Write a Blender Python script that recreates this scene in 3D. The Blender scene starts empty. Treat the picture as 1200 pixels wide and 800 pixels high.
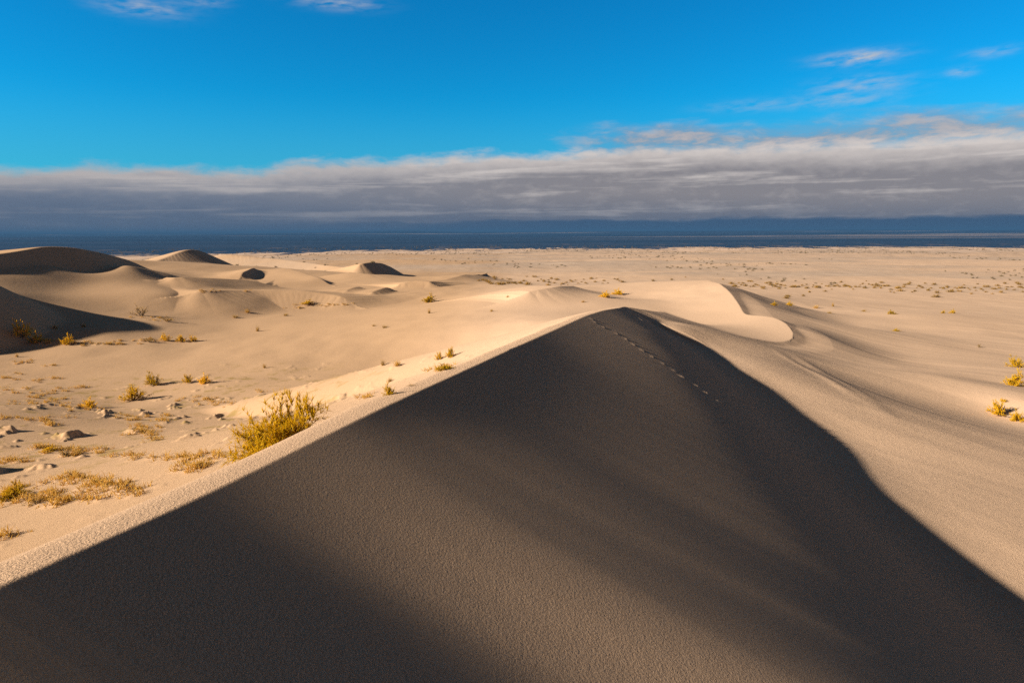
import bpy, math, random
import numpy as np
from mathutils import Matrix, Vector, Euler

R = math.radians
rng = np.random.RandomState(7)
random.seed(7)

# ------------------------------------------------------------------ frame of reference
F = 800.0                      # focal length in pixels of the 1200 px wide photograph
HOR = 272.0                    # row of the true horizon
PITCH = math.atan((400 - HOR) / F)
ROLL = R(-0.25)
CAMZ = 18.0                    # the drone hovers 18 m above the far plain
SUN_EL, SUN_AZ_BACK = R(21.5), R(15)

def ray(u, v):
    """direction through photo pixel (u, v), camera looking along +Y"""
    a, b = (u - 600.0), -(v - 400.0)
    c, s = math.cos(ROLL), math.sin(ROLL)
    a, b = a * c - b * s, a * s + b * c
    y = F * math.cos(PITCH) + b * math.sin(PITCH)
    z = -F * math.sin(PITCH) + b * math.cos(PITCH)
    return np.array([a / y, 1.0, z / y])

def P(u, v, Y):
    d = ray(u, v) * Y
    return (d[0], d[1], d[2])

# ------------------------------------------------------------------ noise
_perm = rng.permutation(512)
_grad = rng.rand(512) * 2 * np.pi
_gx, _gy = np.cos(_grad), np.sin(_grad)

def noise(x, y, seed=0):
    xi = np.floor(x).astype(np.int64); yi = np.floor(y).astype(np.int64)
    xf = x - xi; yf = y - yi
    u = xf * xf * xf * (xf * (xf * 6 - 15) + 10); v = yf * yf * yf * (yf * (yf * 6 - 15) + 10)
    def g(ix, iy, fx, fy):
        h = _perm[(_perm[(ix + seed * 57) & 511] + iy) & 511]
        return _gx[h] * fx + _gy[h] * fy
    a = g(xi, yi, xf, yf); b = g(xi + 1, yi, xf - 1, yf)
    c = g(xi, yi + 1, xf, yf - 1); d = g(xi + 1, yi + 1, xf - 1, yf - 1)
    return ((a + (b - a) * u) + ((c + (d - c) * u) - (a + (b - a) * u)) * v) * 1.4

def fbm(x, y, o=4, seed=0):
    s = 0; a = 1; t = 0
    for i in range(o):
        s = s + a * noise(x * 2 ** i + 13.7 * i, y * 2 ** i - 7.1 * i, seed + i); t += a; a *= .5
    return s / t

def sst(a, b, x):
    t = np.clip((x - a) / (b - a), 0, 1)
    return t * t * (3 - 2 * t)

def smax(a, b, k):
    h = np.clip(k - np.abs(a - b), 0, None) / k
    return np.maximum(a, b) + h * h * k * .25

def softplus(x, k):
    x = x / k
    return k * (np.maximum(x, 0) + np.log1p(np.exp(-np.abs(x))))

# ------------------------------------------------------------------ thin plate surfaces
class TPS:
    def __init__(self, pts, lam=0.0):
        p = np.array(pts, float); self.c = p[:, :2] / 50.0; n = len(p)
        K = self.k(((self.c[:, None] - self.c[None]) ** 2).sum(-1)) + lam * np.eye(n)
        Pm = np.hstack([np.ones((n, 1)), self.c])
        A = np.zeros((n + 3, n + 3)); A[:n, :n] = K; A[:n, n:] = Pm; A[n:, :n] = Pm.T
        self.w = np.linalg.solve(A, np.concatenate([p[:, 2], np.zeros(3)]))
    @staticmethod
    def k(r2):
        return .5 * r2 * np.log(r2 + 1e-9)
    def __call__(self, x, y):
        X = np.clip(x, -600, 600) / 50; Y = np.clip(y, -600, 600) / 50
        s = self.w[-3] + self.w[-2] * X + self.w[-1] * Y
        for (cx, cy), w in zip(self.c, self.w):
            s = s + w * self.k((X - cx) ** 2 + (Y - cy) ** 2)
        return s

far = [(x, y, -18.0) for x, y in ((-500, 420), (-250, 420), (0, 420), (250, 420), (500, 420), (-90, 330), (60, 300), (180, 300),
                                  (-550, 0), (-500, -300), (0, -450), (450, -300), (550, 0), (400, 200), (300, 100), (200, 0), (-300, 330))]

# the long sharp crest: near part, then the sinuous far part
def crest1(u, v):
    d = ray(u, v); t = -4.965 / (d[0] - .275)
    return (d[0] * t, t, d[2] * t)
c1 = [crest1(*q) for q in ((0, 681), (100, 641), (200, 598), (300, 550), (400, 500), (465, 469), (530, 440), (600, 408),
                           (650, 386), (687, 369.5), (707, 363.5), (722, 361), (733, 360.5))]
z0 = c1[0][2]
c1 = [(-100.0, -345.0, -13.0), (-40.0, -127.0, -5.5), (-20.0, -54.7, -2.9), (-11.0, -22, z0 + .02), (-7.0, -7.4, z0 + .02), (-4.965, 0, z0 + .01)] + c1
P1 = c1[-1]
c2 = [P(*q) for q in ((743, 363.5, 46.6), (755, 367, 47.6), (775, 372, 49), (800, 378, 50.5), (825, 384, 52), (850, 389.5, 53.5), (875, 395, 55), (900, 400, 56.5),
                      (913, 401.5, 57.4), (924, 400, 58.6), (930, 396, 60.2), (930, 391, 62), (927, 385, 64.5), (920, 378, 67.5), (910, 373, 70.5), (897, 370, 73), (883, 369, 75),
                      (873, 368, 76.5), (867, 358, 83), (862, 350, 89), (854, 340, 98), (843, 333, 108), (830, 329, 118), (821, 328.5, 127))]
c2 += [(37.0, 139.0, -9.9), (40.5, 157.0, -12.6), (45.0, 182.0, -15.6), (48.0, 215.0, -17.9), (50, 260, -18)]
CREST = np.array(c1 + c2)
def densify(c, step):
    out = [c[0]]
    for a, b in zip(c[:-1], c[1:]):
        n = max(1, int(np.linalg.norm((b - a)[:2]) / step))
        for i in range(1, n + 1): out.append(a + (b - a) * i / n)
    return np.array(out)
def smooth(c, it=2):
    c = c.copy()
    for _ in range(it): c[1:-1] = (c[:-2] + 2 * c[1:-1] + c[2:]) / 4
    return c
C2D = smooth(densify(np.array([c1[-1]] + c2), .45), 6)
i1 = len(c1)

# U: everything on the windward (left) side;  Fl: everything on the lee (right) side
_tE = math.tan(SUN_EL)
def path(p, t, lift):
    return (p[0] + t * math.cos(SUN_AZ_BACK), p[1] + t * math.sin(SUN_AZ_BACK), p[2] - t * _tE + lift)
_a, _b, _c, _d = P(80, 288.5, 127), P(58, 288, 124.5), P(-15, 297, 122), P(100, 291.5, 130)
U = TPS([(-98, 178, -8.6), (-120, 150, -8.5), (-140, 115, -8.5), (-125, 185, -11), path(_a, 9.5, .1), path(_a, 14, .15), path(_a, 20, .3), path(_c, 7.0, .1), path(_c, 13, .7), path(_d, 14, .3), path(_d, 20, .5), P(310, 525, 21.6), P(100, 560, 24), P(20, 600, 20), P(157, 468, 55), P(0, 480, 45), P(240, 449, 60), P(460, 428, 65), P(515, 430, 60),
         P(505, 354, 122), P(360, 357, 122), P(193, 398, 85), P(80, 400, 80), P(25, 394, 82), P(500, 421, 55), P(400, 470, 46), P(600, 380, 73),
         P(650, 361, 88), P(700, 345, 100), P(767, 330, 129), P(720, 334, 138), P(800, 362, 88), P(820, 380, 72), P(845, 383, 67), P(600, 340, 115), P(500, 346, 132), P(740, 350, 104), P(760, 372, 66), P(590, 330, 180), P(440, 335, 150), P(330, 372, 105), P(300, 420, 72), P(350, 330, 170), P(430, 323, 200), P(300, 312, 225),
         P(205, 324, 144), P(60, 312, 119), P(60, 340, 106), P(100, 330, 115), P(200, 345, 112), P(0, 303, 150), P(130, 304, 185),
         P(0, 345, 95), P(0, 372, 88), P(100, 387, 84), P(150, 362, 103), P(250, 362, 112), (-12, 10, -7.6), (-14, -10, -8), (-20, -40, -9), (-40, 10, -9.5),
         (-60, 40, -11.5), (-110, 60, -9), (-80, -60, -11), P(520, 305, 420), (-40, 330, -17.6), (-150, 250, -13), (30, 190, -16.5), (0, 240, -17.6), (-60, 260, -15.5)]
        + [tuple(C2D[i]) for i in range(0, len(C2D), 5)] + far, 1e-4)
# foot of the shade: where the sun that clears the crest reaches the floor
_sd = np.array([.265, .964]); _pd = np.array([.964, -.265]); _do = float(np.array(P1[:2]) @ _pd)
_cs = np.array(c1)[:, :2] @ _sd; _cz = np.array(c1)[:, 2]
SHADOW_EDGE = []
for (u, v) in ((795, 386), (828, 401), (850, 415), (875, 434), (912, 457), (955, 489), (994, 516), (1022, 539), (1040, 560), (1067, 587), (1101, 614), (1137, 644), (1200, 692), (1300, 765)):
    dr = ray(u, v); tt_ = np.linspace(8, 60, 5200)
    X_, Y_, Z_ = dr[0] * tt_, tt_, dr[2] * tt_
    s_ = X_ * _sd[0] + Y_ * _sd[1]; d_ = X_ * _pd[0] + Y_ * _pd[1] - _do
    # the sun travels obliquely: it crosses distance d while moving .5 d further along the crest
    zc_ = np.interp(s_ - .58 * d_, _cs, _cz)
    k_ = np.argmax(Z_ < zc_ - .455 * d_ + .12)
    if k_ > 0: SHADOW_EDGE.append((X_[k_], Y_[k_], Z_[k_]))
print('SHADOW_EDGE', [tuple(round(float(q), 1) for q in p) for p in SHADOW_EDGE])
Fl = TPS(SHADOW_EDGE + [ P(1000, 450, 38), P(1100, 500, 28.5), P(1200, 600, 19),
          P(1200, 520, 28), P(1100, 440, 43), P(1200, 470, 37), P(960, 420, 50), P(1187, 452, 44), P(1172, 487, 36), P(1187, 431, 54), P(1045, 367, 118), P(1049, 388, 88),
          P(907, 358, 140), P(980, 400, 68), P(1050, 420, 60), P(930, 372, 98), P(900, 352, 145), P(946, 400, 60.5), P(940, 385, 66), P(898, 369, 79), P(934, 374, 80), P(888, 353, 97), P(850, 334, 122),
          (15, 8, -8.9), (13, -8, -9.2), (14, -40, -10.0), (28, 10, -9.4), (45, -20, -11), (50, 30, -11.2),
          (5, 10, -10), (5, 40, -8.5), (0, 60, -10), (60, 120, -14.6), (90, 60, -14.2), (120, 120, -16.5), (80, 180, -17.6), (70, 230, -18), (-20, 200, -16), (-150, 100, -14), (-60, -20, -14)] + far, 1e-4)

def onU(*pts):
    out = []
    T = np.geomspace(60, 320, 900)
    for u, v, h in pts:
        d = ray(u, v); g = U(d[0] * T, T) + h
        hit = d[2] * T < g
        if hit.any():
            k = int(np.argmax(hit)); out.append((d[0] * T[k], T[k], g[k]))
    return out
# ------------------------------------------------------------------ dunes of the distance: crest, windward width, lee slope, lee side, softness
DUNES = [
    # broad dune against the sky at the far left
    ([P(-260, 330, 84), P(-160, 318, 92), P(-60, 306, 104), P(-20, 301, 110), P(20, 295.5, 117), P(42, 290.5, 121), P(55, 288, 124), P(80, 288.5, 127), P(100, 291.5, 130), P(120, 296.5, 136), P(138, 301, 142), P(160, 307, 148), P(180, 314, 153), P(203, 323, 160)], 20, .66, 1, .4),
    # neighbour at the frame edge
    ([P(-110, 316, 100), P(-80, 304, 108), P(-45, 297, 116), P(-18, 297, 122), P(-4, 300, 126), P(8, 305, 130), P(18, 312, 134)], 10, .66, 1, .3),
    # off-frame dune that shades the hollow
    ([P(-300, 352, 66), P(-230, 322, 72), P(-170, 302, 77), P(-120, 294, 81), P(-90, 295, 84), P(-64, 304, 89), P(-42, 319, 94), P(-25, 336, 98)], 16, .66, 1, .5),
    # second peak
    ([P(165, 311, 205), P(190, 304, 214), P(208, 296, 220), P(222, 292, 226), P(233, 293, 234), P(243, 298, 244), P(252, 302, 252)], 17, .5, 1, .7),
    # rim right of it
    ([P(225, 301, 300), P(250, 297, 296), P(275, 298, 290), P(300, 301, 285), P(330, 304, 280), P(370, 309, 270), P(400, 315, 255), P(420, 321, 240)], 16, .35, 1, .8),
    # lens shaped one
    ([P(405, 313, 240), P(425, 308, 246), P(436, 307, 252), P(447, 308.5, 262), P(458, 313, 274), P(467, 318, 284)], 11, .62, 1, .3),
    # small slip face and the low waves of the middle distance, laid on the ground they are seen on
    (onU((278, 324, 1.2), (286, 319, 2.0), (293, 315.5, 2.2), (301, 313, 1.6)), 7, .66, 1, .3),
    (onU((392, 331, .8), (370, 324, 1.7), (348, 317, 2.0), (325, 311, 1.5), (310, 308, 1.0)), 12, .5, 1, .5),
    (onU((402, 345, .6), (408, 340, 1.2), (416, 336, 1.3), (428, 336, .8)), 5, .55, 1, .3),
    (onU((432, 346, .6), (440, 340, 1.2), (449, 336, 1.4), (462, 336, .8)), 5, .55, 1, .3),
    (onU((462, 333, .8), (480, 328, 1.4), (498, 328, 1.4), (515, 332, .8)), 9, .35, 1, .5),
    (onU((500, 327, .8), (540, 322, 1.4), (580, 321, 1.4), (620, 324, 1.0), (660, 329, .5)), 15, .22, 1, .8),
    (onU((195, 341, 1.2), (240, 339, 2.0), (300, 340, 2.2), (350, 341, 2.2), (395, 345, 1.8), (430, 355, .9)), 13, .30, 1, .7),
    (onU((175, 322, 1.0), (215, 325, 1.8), (260, 326, 1.9), (300, 329, 1.4), (330, 334, .8)), 12, .28, 1, .7),
    (onU((590, 350, .8), (620, 341, 1.3), (650, 336, 1.3), (680, 334, .8)), 12, .3, 1, .8),
    (onU((470, 322, .9), (430, 321, 1.5), (400, 318, 1.5)), 10, .3, 1, .6),
]

def crest_field(x, y, pts, W, lee, side, soft, base):
    c = smooth(densify(np.array(pts), 1.2), 4)
    cb = Wside(c[:, 0], c[:, 1]); tp = np.linspace(0, 1, len(c)); tp = sst(0, .16, tp) * sst(0, .22, 1 - tp)
    ca = np.maximum(c[:, 2] - cb, 0) * tp
    c[:, 2] = cb + ca - .02
    c = np.hstack([c, ca[:, None]])
    m = 45
    sel = (x > c[:, 0].min() - m) & (x < c[:, 0].max() + m) & (y > c[:, 1].min() - m) & (y < c[:, 1].max() + m)
    if not sel.any(): return base
    xs, ys, bs = x[sel], y[sel], base[sel]
    best = np.full(xs.shape, 1e18); zc = np.zeros_like(xs); am = np.zeros_like(xs); sg = np.zeros_like(xs); cone = np.full(xs.shape, -1e9)
    for a, b in zip(c[:-1], c[1:]):
        dx, dy = b[0] - a[0], b[1] - a[1]; L2 = dx * dx + dy * dy
        t = np.clip(((xs - a[0]) * dx + (ys - a[1]) * dy) / L2, 0, 1)
        px, py = xs - a[0] - t * dx, ys - a[1] - t * dy
        d2 = px * px + py * py; z = a[2] + t * (b[2] - a[2])
        w = d2 < best
        best = np.where(w, d2, best); zc = np.where(w, z, zc); am = np.where(w, a[3] + t * (b[3] - a[3]), am); sg = np.where(w, dx * py - dy * px, sg)
        cone = np.maximum(cone, z - lee * np.sqrt(d2))
    d = np.sqrt(best)
    wt = np.exp(-(d / W) ** 1.6)
    wind = bs + np.minimum(am, np.maximum(zc - bs, 0)) * wt
    leez = smax(bs, cone, soft)
    isl = np.where(sg < 0, 1.0, 0.0)
    # fade across the crest extension so that ends stay smooth
    out = base.copy()
    k = sst(-.15, .15, -sg / np.maximum(d, .3) * np.minimum(d, 1))
    hz = wind * (1 - isl) + leez * isl
    out[sel] = np.maximum(hz, bs)
    return out

# ------------------------------------------------------------------ main dune
sdir = np.array([.265, .964]); pdir = np.array([.964, -.265])
c1a = np.array(c1)
s1 = c1a[:, :2] @ sdir
zfine = np.interp(np.linspace(s1[0], s1[-1], 4000), s1, c1a[:, 2])
kk = np.hanning(41); kk /= kk.sum()
zfine = np.convolve(np.pad(zfine, 20, mode='edge'), kk, mode='valid')
sfine = np.linspace(s1[0], s1[-1], 4000)
SP = s1[-1]
DOFF = float(np.array(P1[:2]) @ pdir)

def crestz(s): return np.interp(s, sfine, zfine)

def Wside(x, y):
    u = U(x, y)
    s = x * sdir[0] + y * sdir[1]; e = np.abs(x * pdir[0] + y * pdir[1] - DOFF)
    wob = .62 + .12 * noise(s * .35, s * 0, 5) 
    mw = .70 - .42 * sst(24, 42, s)
    m0 = .07 + .0 * s
    over = np.maximum(s - SP, 0)
    fl = crestz(s) - m0 * np.minimum(e, 50) - (mw - m0) * softplus(e - wob, .12) - over * .12 + (mw - m0) * softplus(-wob, .12)
    k = .5 - .3 * sst(20, 44, s)
    return smax(u, fl, k)

C2Z = Wside(C2D[:, 0], C2D[:, 1])

dBs = [(-60, 14), (0, 12), (10, 10), (19.5, 7.6), (26, 6.0), (35, 4.4), (40, 2.6), (44, 1.0), (SP, .3), (SP + 50, .3)]
_sq = np.linspace(-300, SP, 1500)
_wq = None
def leeside(x, y):
    global _wq
    if _wq is None: _wq = Wside(_sq * sdir[0] + DOFF * pdir[0], _sq * sdir[1] + DOFF * pdir[1])
    f = Fl(x, y)
    s = x * sdir[0] + y * sdir[1]; d = np.maximum(x * pdir[0] + y * pdir[1] - DOFF, 0)
    dB = np.interp(s, [q[0] for q in dBs], [q[1] for q in dBs]) + .08 * noise(s * .12, s * 0, 3)
    over = np.maximum(s - SP, 0)
    sm = s + .13 * (np.clip(d, 0, 9) - 3.5)
    m1 = .430 - .049 * sst(4.6, 8.0, sm) + .020 * sst(7.9, 12.5, sm) + .012 * sst(11, 19, s) - .038 * sst(17, 40, s)
    face = np.interp(np.minimum(s, SP), _sq, _wq)
    rd = np.sqrt(d * d + over * over)
    z = face - m1 * rd - (.64 - m1) * softplus(rd - dB, .9) + (.64 - m1) * softplus(-dB, .9) - .085 * (1 - np.exp(-rd / 1.6)) * sst(6.6, 9.5, s) * (1 - .8 * sst(13, 24, s))
    z = z + (.0010 * noise(s / .55, d / 4.5, 81) + .0015 * noise(s / 2.6, d / 8.0, 82)) * sst(.3, 2.5, d) * sst(-5, 5, s)
    dc = np.full(x.shape, 40.0)
    cone = np.full(x.shape, -1e9)
    sel = (x > -2) & (x < 85) & (y > 28) & (y < 235)
    if sel.any():
        xs, ys = x[sel], y[sel]; cc = np.full(xs.shape, -1e9); dm = np.full(xs.shape, 40.0)
        for (a0, a1, _), az_, (b0, b1, _), bz_ in zip(C2D[:-1:2], C2Z[:-1:2], C2D[2::2], C2Z[2::2]):
            dx, dy = b0 - a0, b1 - a1
            t = np.clip(((xs - a0) * dx + (ys - a1) * dy) / (dx * dx + dy * dy), 0, 1)
            dd = np.sqrt((xs - a0 - t * dx) ** 2 + (ys - a1 - t * dy) ** 2); dm = np.minimum(dm, dd)
            cc = np.maximum(cc, az_ + t * (bz_ - az_) - .33 * dd)
        cone[sel] = cc; dc[sel] = dm
    z = np.maximum(z, cone)
    # gully lines and slide tracks running down from the nose
    return smax(f - .3 * np.exp(-(dc / 2.0) ** 2), z, np.clip(.3 * dc, .01, 1.0 + .5 * (1 - sst(26, 40, s))))

CP = np.vstack([c1a[:, :2], C2D[1:, :2]])
def side_of(x, y):
    """>0 : windward (left of the crest travelling away from the camera)"""
    # winding polygon: crest closed far left
    poly = np.vstack([CP, [(50, 900), (-5000, 900), (-5000, -345)]])
    inside = np.zeros(x.shape, bool)
    x1, y1 = poly[-1]
    for x2, y2 in poly:
        c = ((y1 > y) != (y2 > y))
        if c.any() and y1 != y2:
            inside ^= c & (x < (x2 - x1) * (y - y1) / (y2 - y1) + x1)
        x1, y1 = x2, y2
    return inside

HUMMOCKS = []   # x, y, radius, height
RIDGES = []     # polyline of (x, y), half width, height

def height(x, y, detail=True):
    x = np.asarray(x, float); y = np.asarray(y, float)
    r = np.hypot(x, y)
    ins = side_of(x, y)
    z = np.empty(x.shape)
    xi, yi = x[ins], y[ins]
    w = Wside(xi, yi)
    for d in DUNES: w = crest_field(xi, yi, *d, w)
    z[ins] = w
    z[~ins] = leeside(x[~ins], y[~ins])
    # beyond the end of the crest both sides are one plain
    k = (np.abs(x - 49) < 60) & (y > 200) & (y < 700)
    if k.any():
        t = sst(-55, 55, x[k] - 49); b = sst(205, 262, y[k])
        z[k] = z[k] * (1 - b) + (Wside(x[k], y[k]) * (1 - t) + Fl(x[k], y[k]) * t) * b
    blend = sst(330, 560, r)
    z = z * (1 - blend) - 18.0 * blend
    if detail:
        # gentle swell of the sand, growing over the plain
        away = sst(14, 60, r)
        crestd = np.abs(x * pdir[0] + y * pdir[1] - DOFF)
        calm = np.where((x * sdir[0] + y * sdir[1]) < SP + 12, sst(1.5, 12, crestd), 1)
        z = z + calm * away * (.32 * fbm(x / 19, y / 23, 3, 11) + .10 * fbm(x / 5, y / 6, 2, 12) * sst(-.2, .4, noise(x / 30, y / 30, 21)))
        z = z + .5 * sst(200, 340, r) * fbm(x / 38, y / 60, 4, 14)
        z = z + 1.6 * sst(800, 2500, r) * fbm(x / 400, y / 600, 3, 15)
        z = z + sst(2500, 9000, r) * np.clip(14 + 62 * fbm(x / 2600, y / 4200, 4, 17), 0, 48)
        # wind lines on the right flank
        rt = sst(6, 14, x * pdir[0] + y * pdir[1] - DOFF) * (1 - sst(75, 110, y)) * (~ins)
        tt = x * .80 + y * .60; ss = -x * .60 + y * .80
        z = z + rt * (.07 * noise(tt / 8.5, ss / 46, 31) + .03 * noise(tt / 2.1, ss / 30, 32) + .008 * noise(tt / .7, ss / 16, 33))
        # small crusts in the shrub hollow
        hol = np.exp(-(((x + 27) / 17) ** 2 + ((y - 40) / 18) ** 2)) * ins
        n = fbm(x / 1.5, y / 1.9, 4, 41)
        z = z + hol * .42 * sst(.10, .55, n) * sst(-.1, .3, noise(x / 6, y / 5, 42))
    for (hx, hy, hr, hh) in HUMMOCKS:
        k = (np.abs(x - hx) < 3.5 * hr) & (np.abs(y - hy) < 3.5 * hr)
        if k.any():
            dx, dy = (x[k] - hx), (y[k] - hy)
            # steeper on the right hand, lee side
            rr = np.sqrt(np.where(dx > 0, dx / .6, dx / 1.5) ** 2 + dy ** 2) / hr
            z[k] = z[k] + hh * np.exp(-rr ** 2 * 1.3) * (1 + (.35 if hr < .8 else .06) * noise(dx / hr * 2 + hx, dy / hr * 2 + hy, 51))
    for (pl, hw, hh) in RIDGES:
        pl = np.array(pl); m = 4 * hw
        k = (x > pl[:, 0].min() - m) & (x < pl[:, 0].max() + m) & (y > pl[:, 1].min() - m) & (y < pl[:, 1].max() + m)
        if not k.any(): continue
        xs, ys = x[k], y[k]; best = np.full(xs.shape, 1e9); tt = np.zeros_like(xs); n = len(pl) - 1
        for i, (a, b) in enumerate(zip(pl[:-1], pl[1:])):
            d = b - a; t = np.clip(((xs - a[0]) * d[0] + (ys - a[1]) * d[1]) / (d @ d), 0, 1)
            d2 = (xs - a[0] - t * d[0]) ** 2 + (ys - a[1] - t * d[1]) ** 2
            w = d2 < best; best = np.where(w, d2, best); tt = np.where(w, (i + t) / n, tt)
        z[k] = z[k] + hh * np.exp(-best / hw ** 2) * np.sin(np.pi * np.clip(tt, 0, 1)) ** .6
    return z

_T = np.geomspace(3.5, 2500, 400)
_cache = {}
def prefetch(uv):
    uv = [q for q in uv if q not in _cache]
    if not uv: return
    D = np.array([ray(*q) for q in uv]); lo = np.zeros(len(uv)); hi = np.zeros(len(uv)); ok = np.ones(len(uv), bool)
    T = np.tile(_T, (len(uv), 1))
    for _ in range(3):
        h = height((D[:, :1] * T).ravel(), T.ravel()).reshape(T.shape)
        hit = D[:, 2:] * T < h
        ok &= hit.any(1); k = np.maximum(1, hit.argmax(1)); r_ = np.arange(len(uv))
        a, b = T[r_, k - 1], T[r_, k]
        T = a[:, None] + (b - a)[:, None] * np.linspace(0, 1, 14)[None]
    t = (a + b) / 2; z = height(D[:, 0] * t, t)
    for i, q in enumerate(uv): _cache[q] = (D[i, 0] * t[i], t[i], float(z[i])) if ok[i] else None
def ground_at(u, v):
    """first point of the ground seen through photo pixel (u, v)"""
    prefetch([(u, v)])
    return _cache[(u, v)]

# ---- marks on the sand, found through the ground itself
def trail(pts):
    prefetch(list(pts)); return [ground_at(*p) for p in pts]
_marks = []
tr = trail([(694, 374), (704, 382), (722, 390), (741, 402), (760, 415), (780, 427), (800, 441), (822, 455), (845, 472), (880, 497), (920, 525),
            (960, 556), (1000, 585), (1050, 618), (1100, 650), (1150, 682), (1195, 708)])
trp = np.array(tr)
L = np.concatenate([[0], np.cumsum(np.linalg.norm(np.diff(trp[:, :2], axis=0), axis=1))])
for q in np.arange(0, L[-1], .62):
    x_ = np.interp(q, L, trp[:, 0]) + rng.uniform(-.05, .05); y_ = np.interp(q, L, trp[:, 1]) + rng.uniform(-.05, .05)
    _marks.append((x_, y_, rng.uniform(.07, .10), rng.uniform(.014, .032)))
for a, b, w, h in (((737, 363), (798, 396), .12, .06), ((745, 366), (842, 416), .13, .07), ((760, 370), (835, 408), .12, .04), ((741, 367), (785, 395), .11, .05),
                   ((905, 408), (1010, 470), .35, .045), ((925, 412), (1040, 480), .4, .04), ((938, 420), (1060, 500), .5, .04)):
    n = 7
    pl = trail([(a[0] + (b[0] - a[0]) * i / n, a[1] + (b[1] - a[1]) * i / n + 1.5 * math.sin(i)) for i in range(n + 1)])
    RIDGES.append(([(p[0], p[1]) for p in pl if p], w, h))

# crusty hummocks in the left field
CL = [(30, 426, 14, 3, 5), (58, 429, 8, 2, 3), (12, 442, 14, 5, 6), (45, 446, 20, 5, 9), (20, 458, 16, 5, 8), (55, 460, 16, 6, 7), (85, 455, 12, 6, 4), (35, 472, 20, 5, 7), (70, 474, 18, 5, 7), (104, 478, 16, 4, 7),
      (30, 492, 30, 4, 12), (60, 497, 12, 3, 5), (150, 490, 12, 4, 9), (165, 503, 14, 6, 14), (180, 511, 8, 5, 7), (192, 490, 6, 4, 5), (235, 470, 14, 5, 8), (262, 474, 12, 4, 5),
      (60, 525, 24, 5, 14), (90, 530, 16, 5, 10), (130, 532, 18, 5, 9), (160, 535, 16, 5, 6), (208, 537, 18, 4, 9), (245, 535, 14, 4, 6), (10, 540, 12, 6, 6),
      (15, 575, 16, 8, 9), (50, 585, 22, 7, 12), (85, 583, 18, 7, 9), (115, 568, 18, 6, 9), (150, 572, 18, 6, 9), (75, 562, 20, 4, 8), (5, 632, 10, 8, 5), (230, 548, 10, 3, 4),
      (243, 341, 12, 1.5, 6), (285, 341, 8, 1, 3), (395, 357, 22, 1.5, 10), (350, 361, 10, 1, 4), (175, 372, 18, 3, 8), (195, 376, 10, 3, 5), (100, 403, 16, 2, 6), (125, 403, 18, 2, 8), (165, 398, 14, 2, 7),
      (60, 400, 20, 3, 8), (328, 462, 3, 1, 1), (304, 459, 3, 2, 2), (520, 432, 20, 2.5, 7), (550, 418, 6, 1.5, 2), (425, 466, 10, 1.5, 3)]
_uv = []
for (u, v, su, sv, n) in CL:
    for _ in range(int(n * 1.5)): _uv.append((u + rng.normal() * su * .75, v + rng.normal() * sv * .6))
prefetch(_uv)
for q in _uv:
    g = ground_at(*q)
    if g is None or g[1] < 12: continue
    r_ = rng.uniform(.13, .36) * (.75 if g[1] < 70 else 1.0)
    _marks.append((g[0], g[1], r_, r_ * rng.uniform(.13, .34)))
g = ground_at(5, 556)
# hummock just outside the left edge whose long shadow crosses the corner
for k in range(9): _marks.append((g[0] - 2.9 + rng.normal() * .9, g[1] - .3 + rng.normal() * .5, rng.uniform(1.0, 1.5), .32))
HUMMOCKS = _marks
_cache.clear()
RIDGE_DONE = True

# ------------------------------------------------------------------ helpers
COL = bpy.context.scene.collection
def mesh_np(name, verts, faces4=None, faces3=None, smooth_=True):
    me = bpy.data.meshes.new(name)
    nf4 = 0 if faces4 is None else len(faces4); nf3 = 0 if faces3 is None else len(faces3)
    me.vertices.add(len(verts)); me.vertices.foreach_set('co', np.asarray(verts, np.float32).ravel())
    parts = []; st = []; tot = []
    if nf4: parts.append(np.asarray(faces4, np.int32).ravel()); st.append(np.arange(nf4) * 4); tot.append(np.full(nf4, 4))
    if nf3: parts.append(np.asarray(faces3, np.int32).ravel()); st.append(nf4 * 4 + np.arange(nf3) * 3); tot.append(np.full(nf3, 3))
    li = np.concatenate(parts)
    me.loops.add(len(li)); me.loops.foreach_set('vertex_index', li)
    me.polygons.add(nf4 + nf3); me.polygons.foreach_set('loop_start', np.concatenate(st).astype(np.int32))
    me.polygons.foreach_set('loop_total', np.concatenate(tot).astype(np.int32))
    me.polygons.foreach_set('use_smooth', np.full(nf4 + nf3, smooth_))
    me.update(calc_edges=True)
    return me
def link(name, me, mat=None, parent=None):
    o = bpy.data.objects.new(name, me); COL.objects.link(o)
    if mat is not None and not me.materials: me.materials.append(mat)
    if parent: o.parent = parent
    return o

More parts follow.
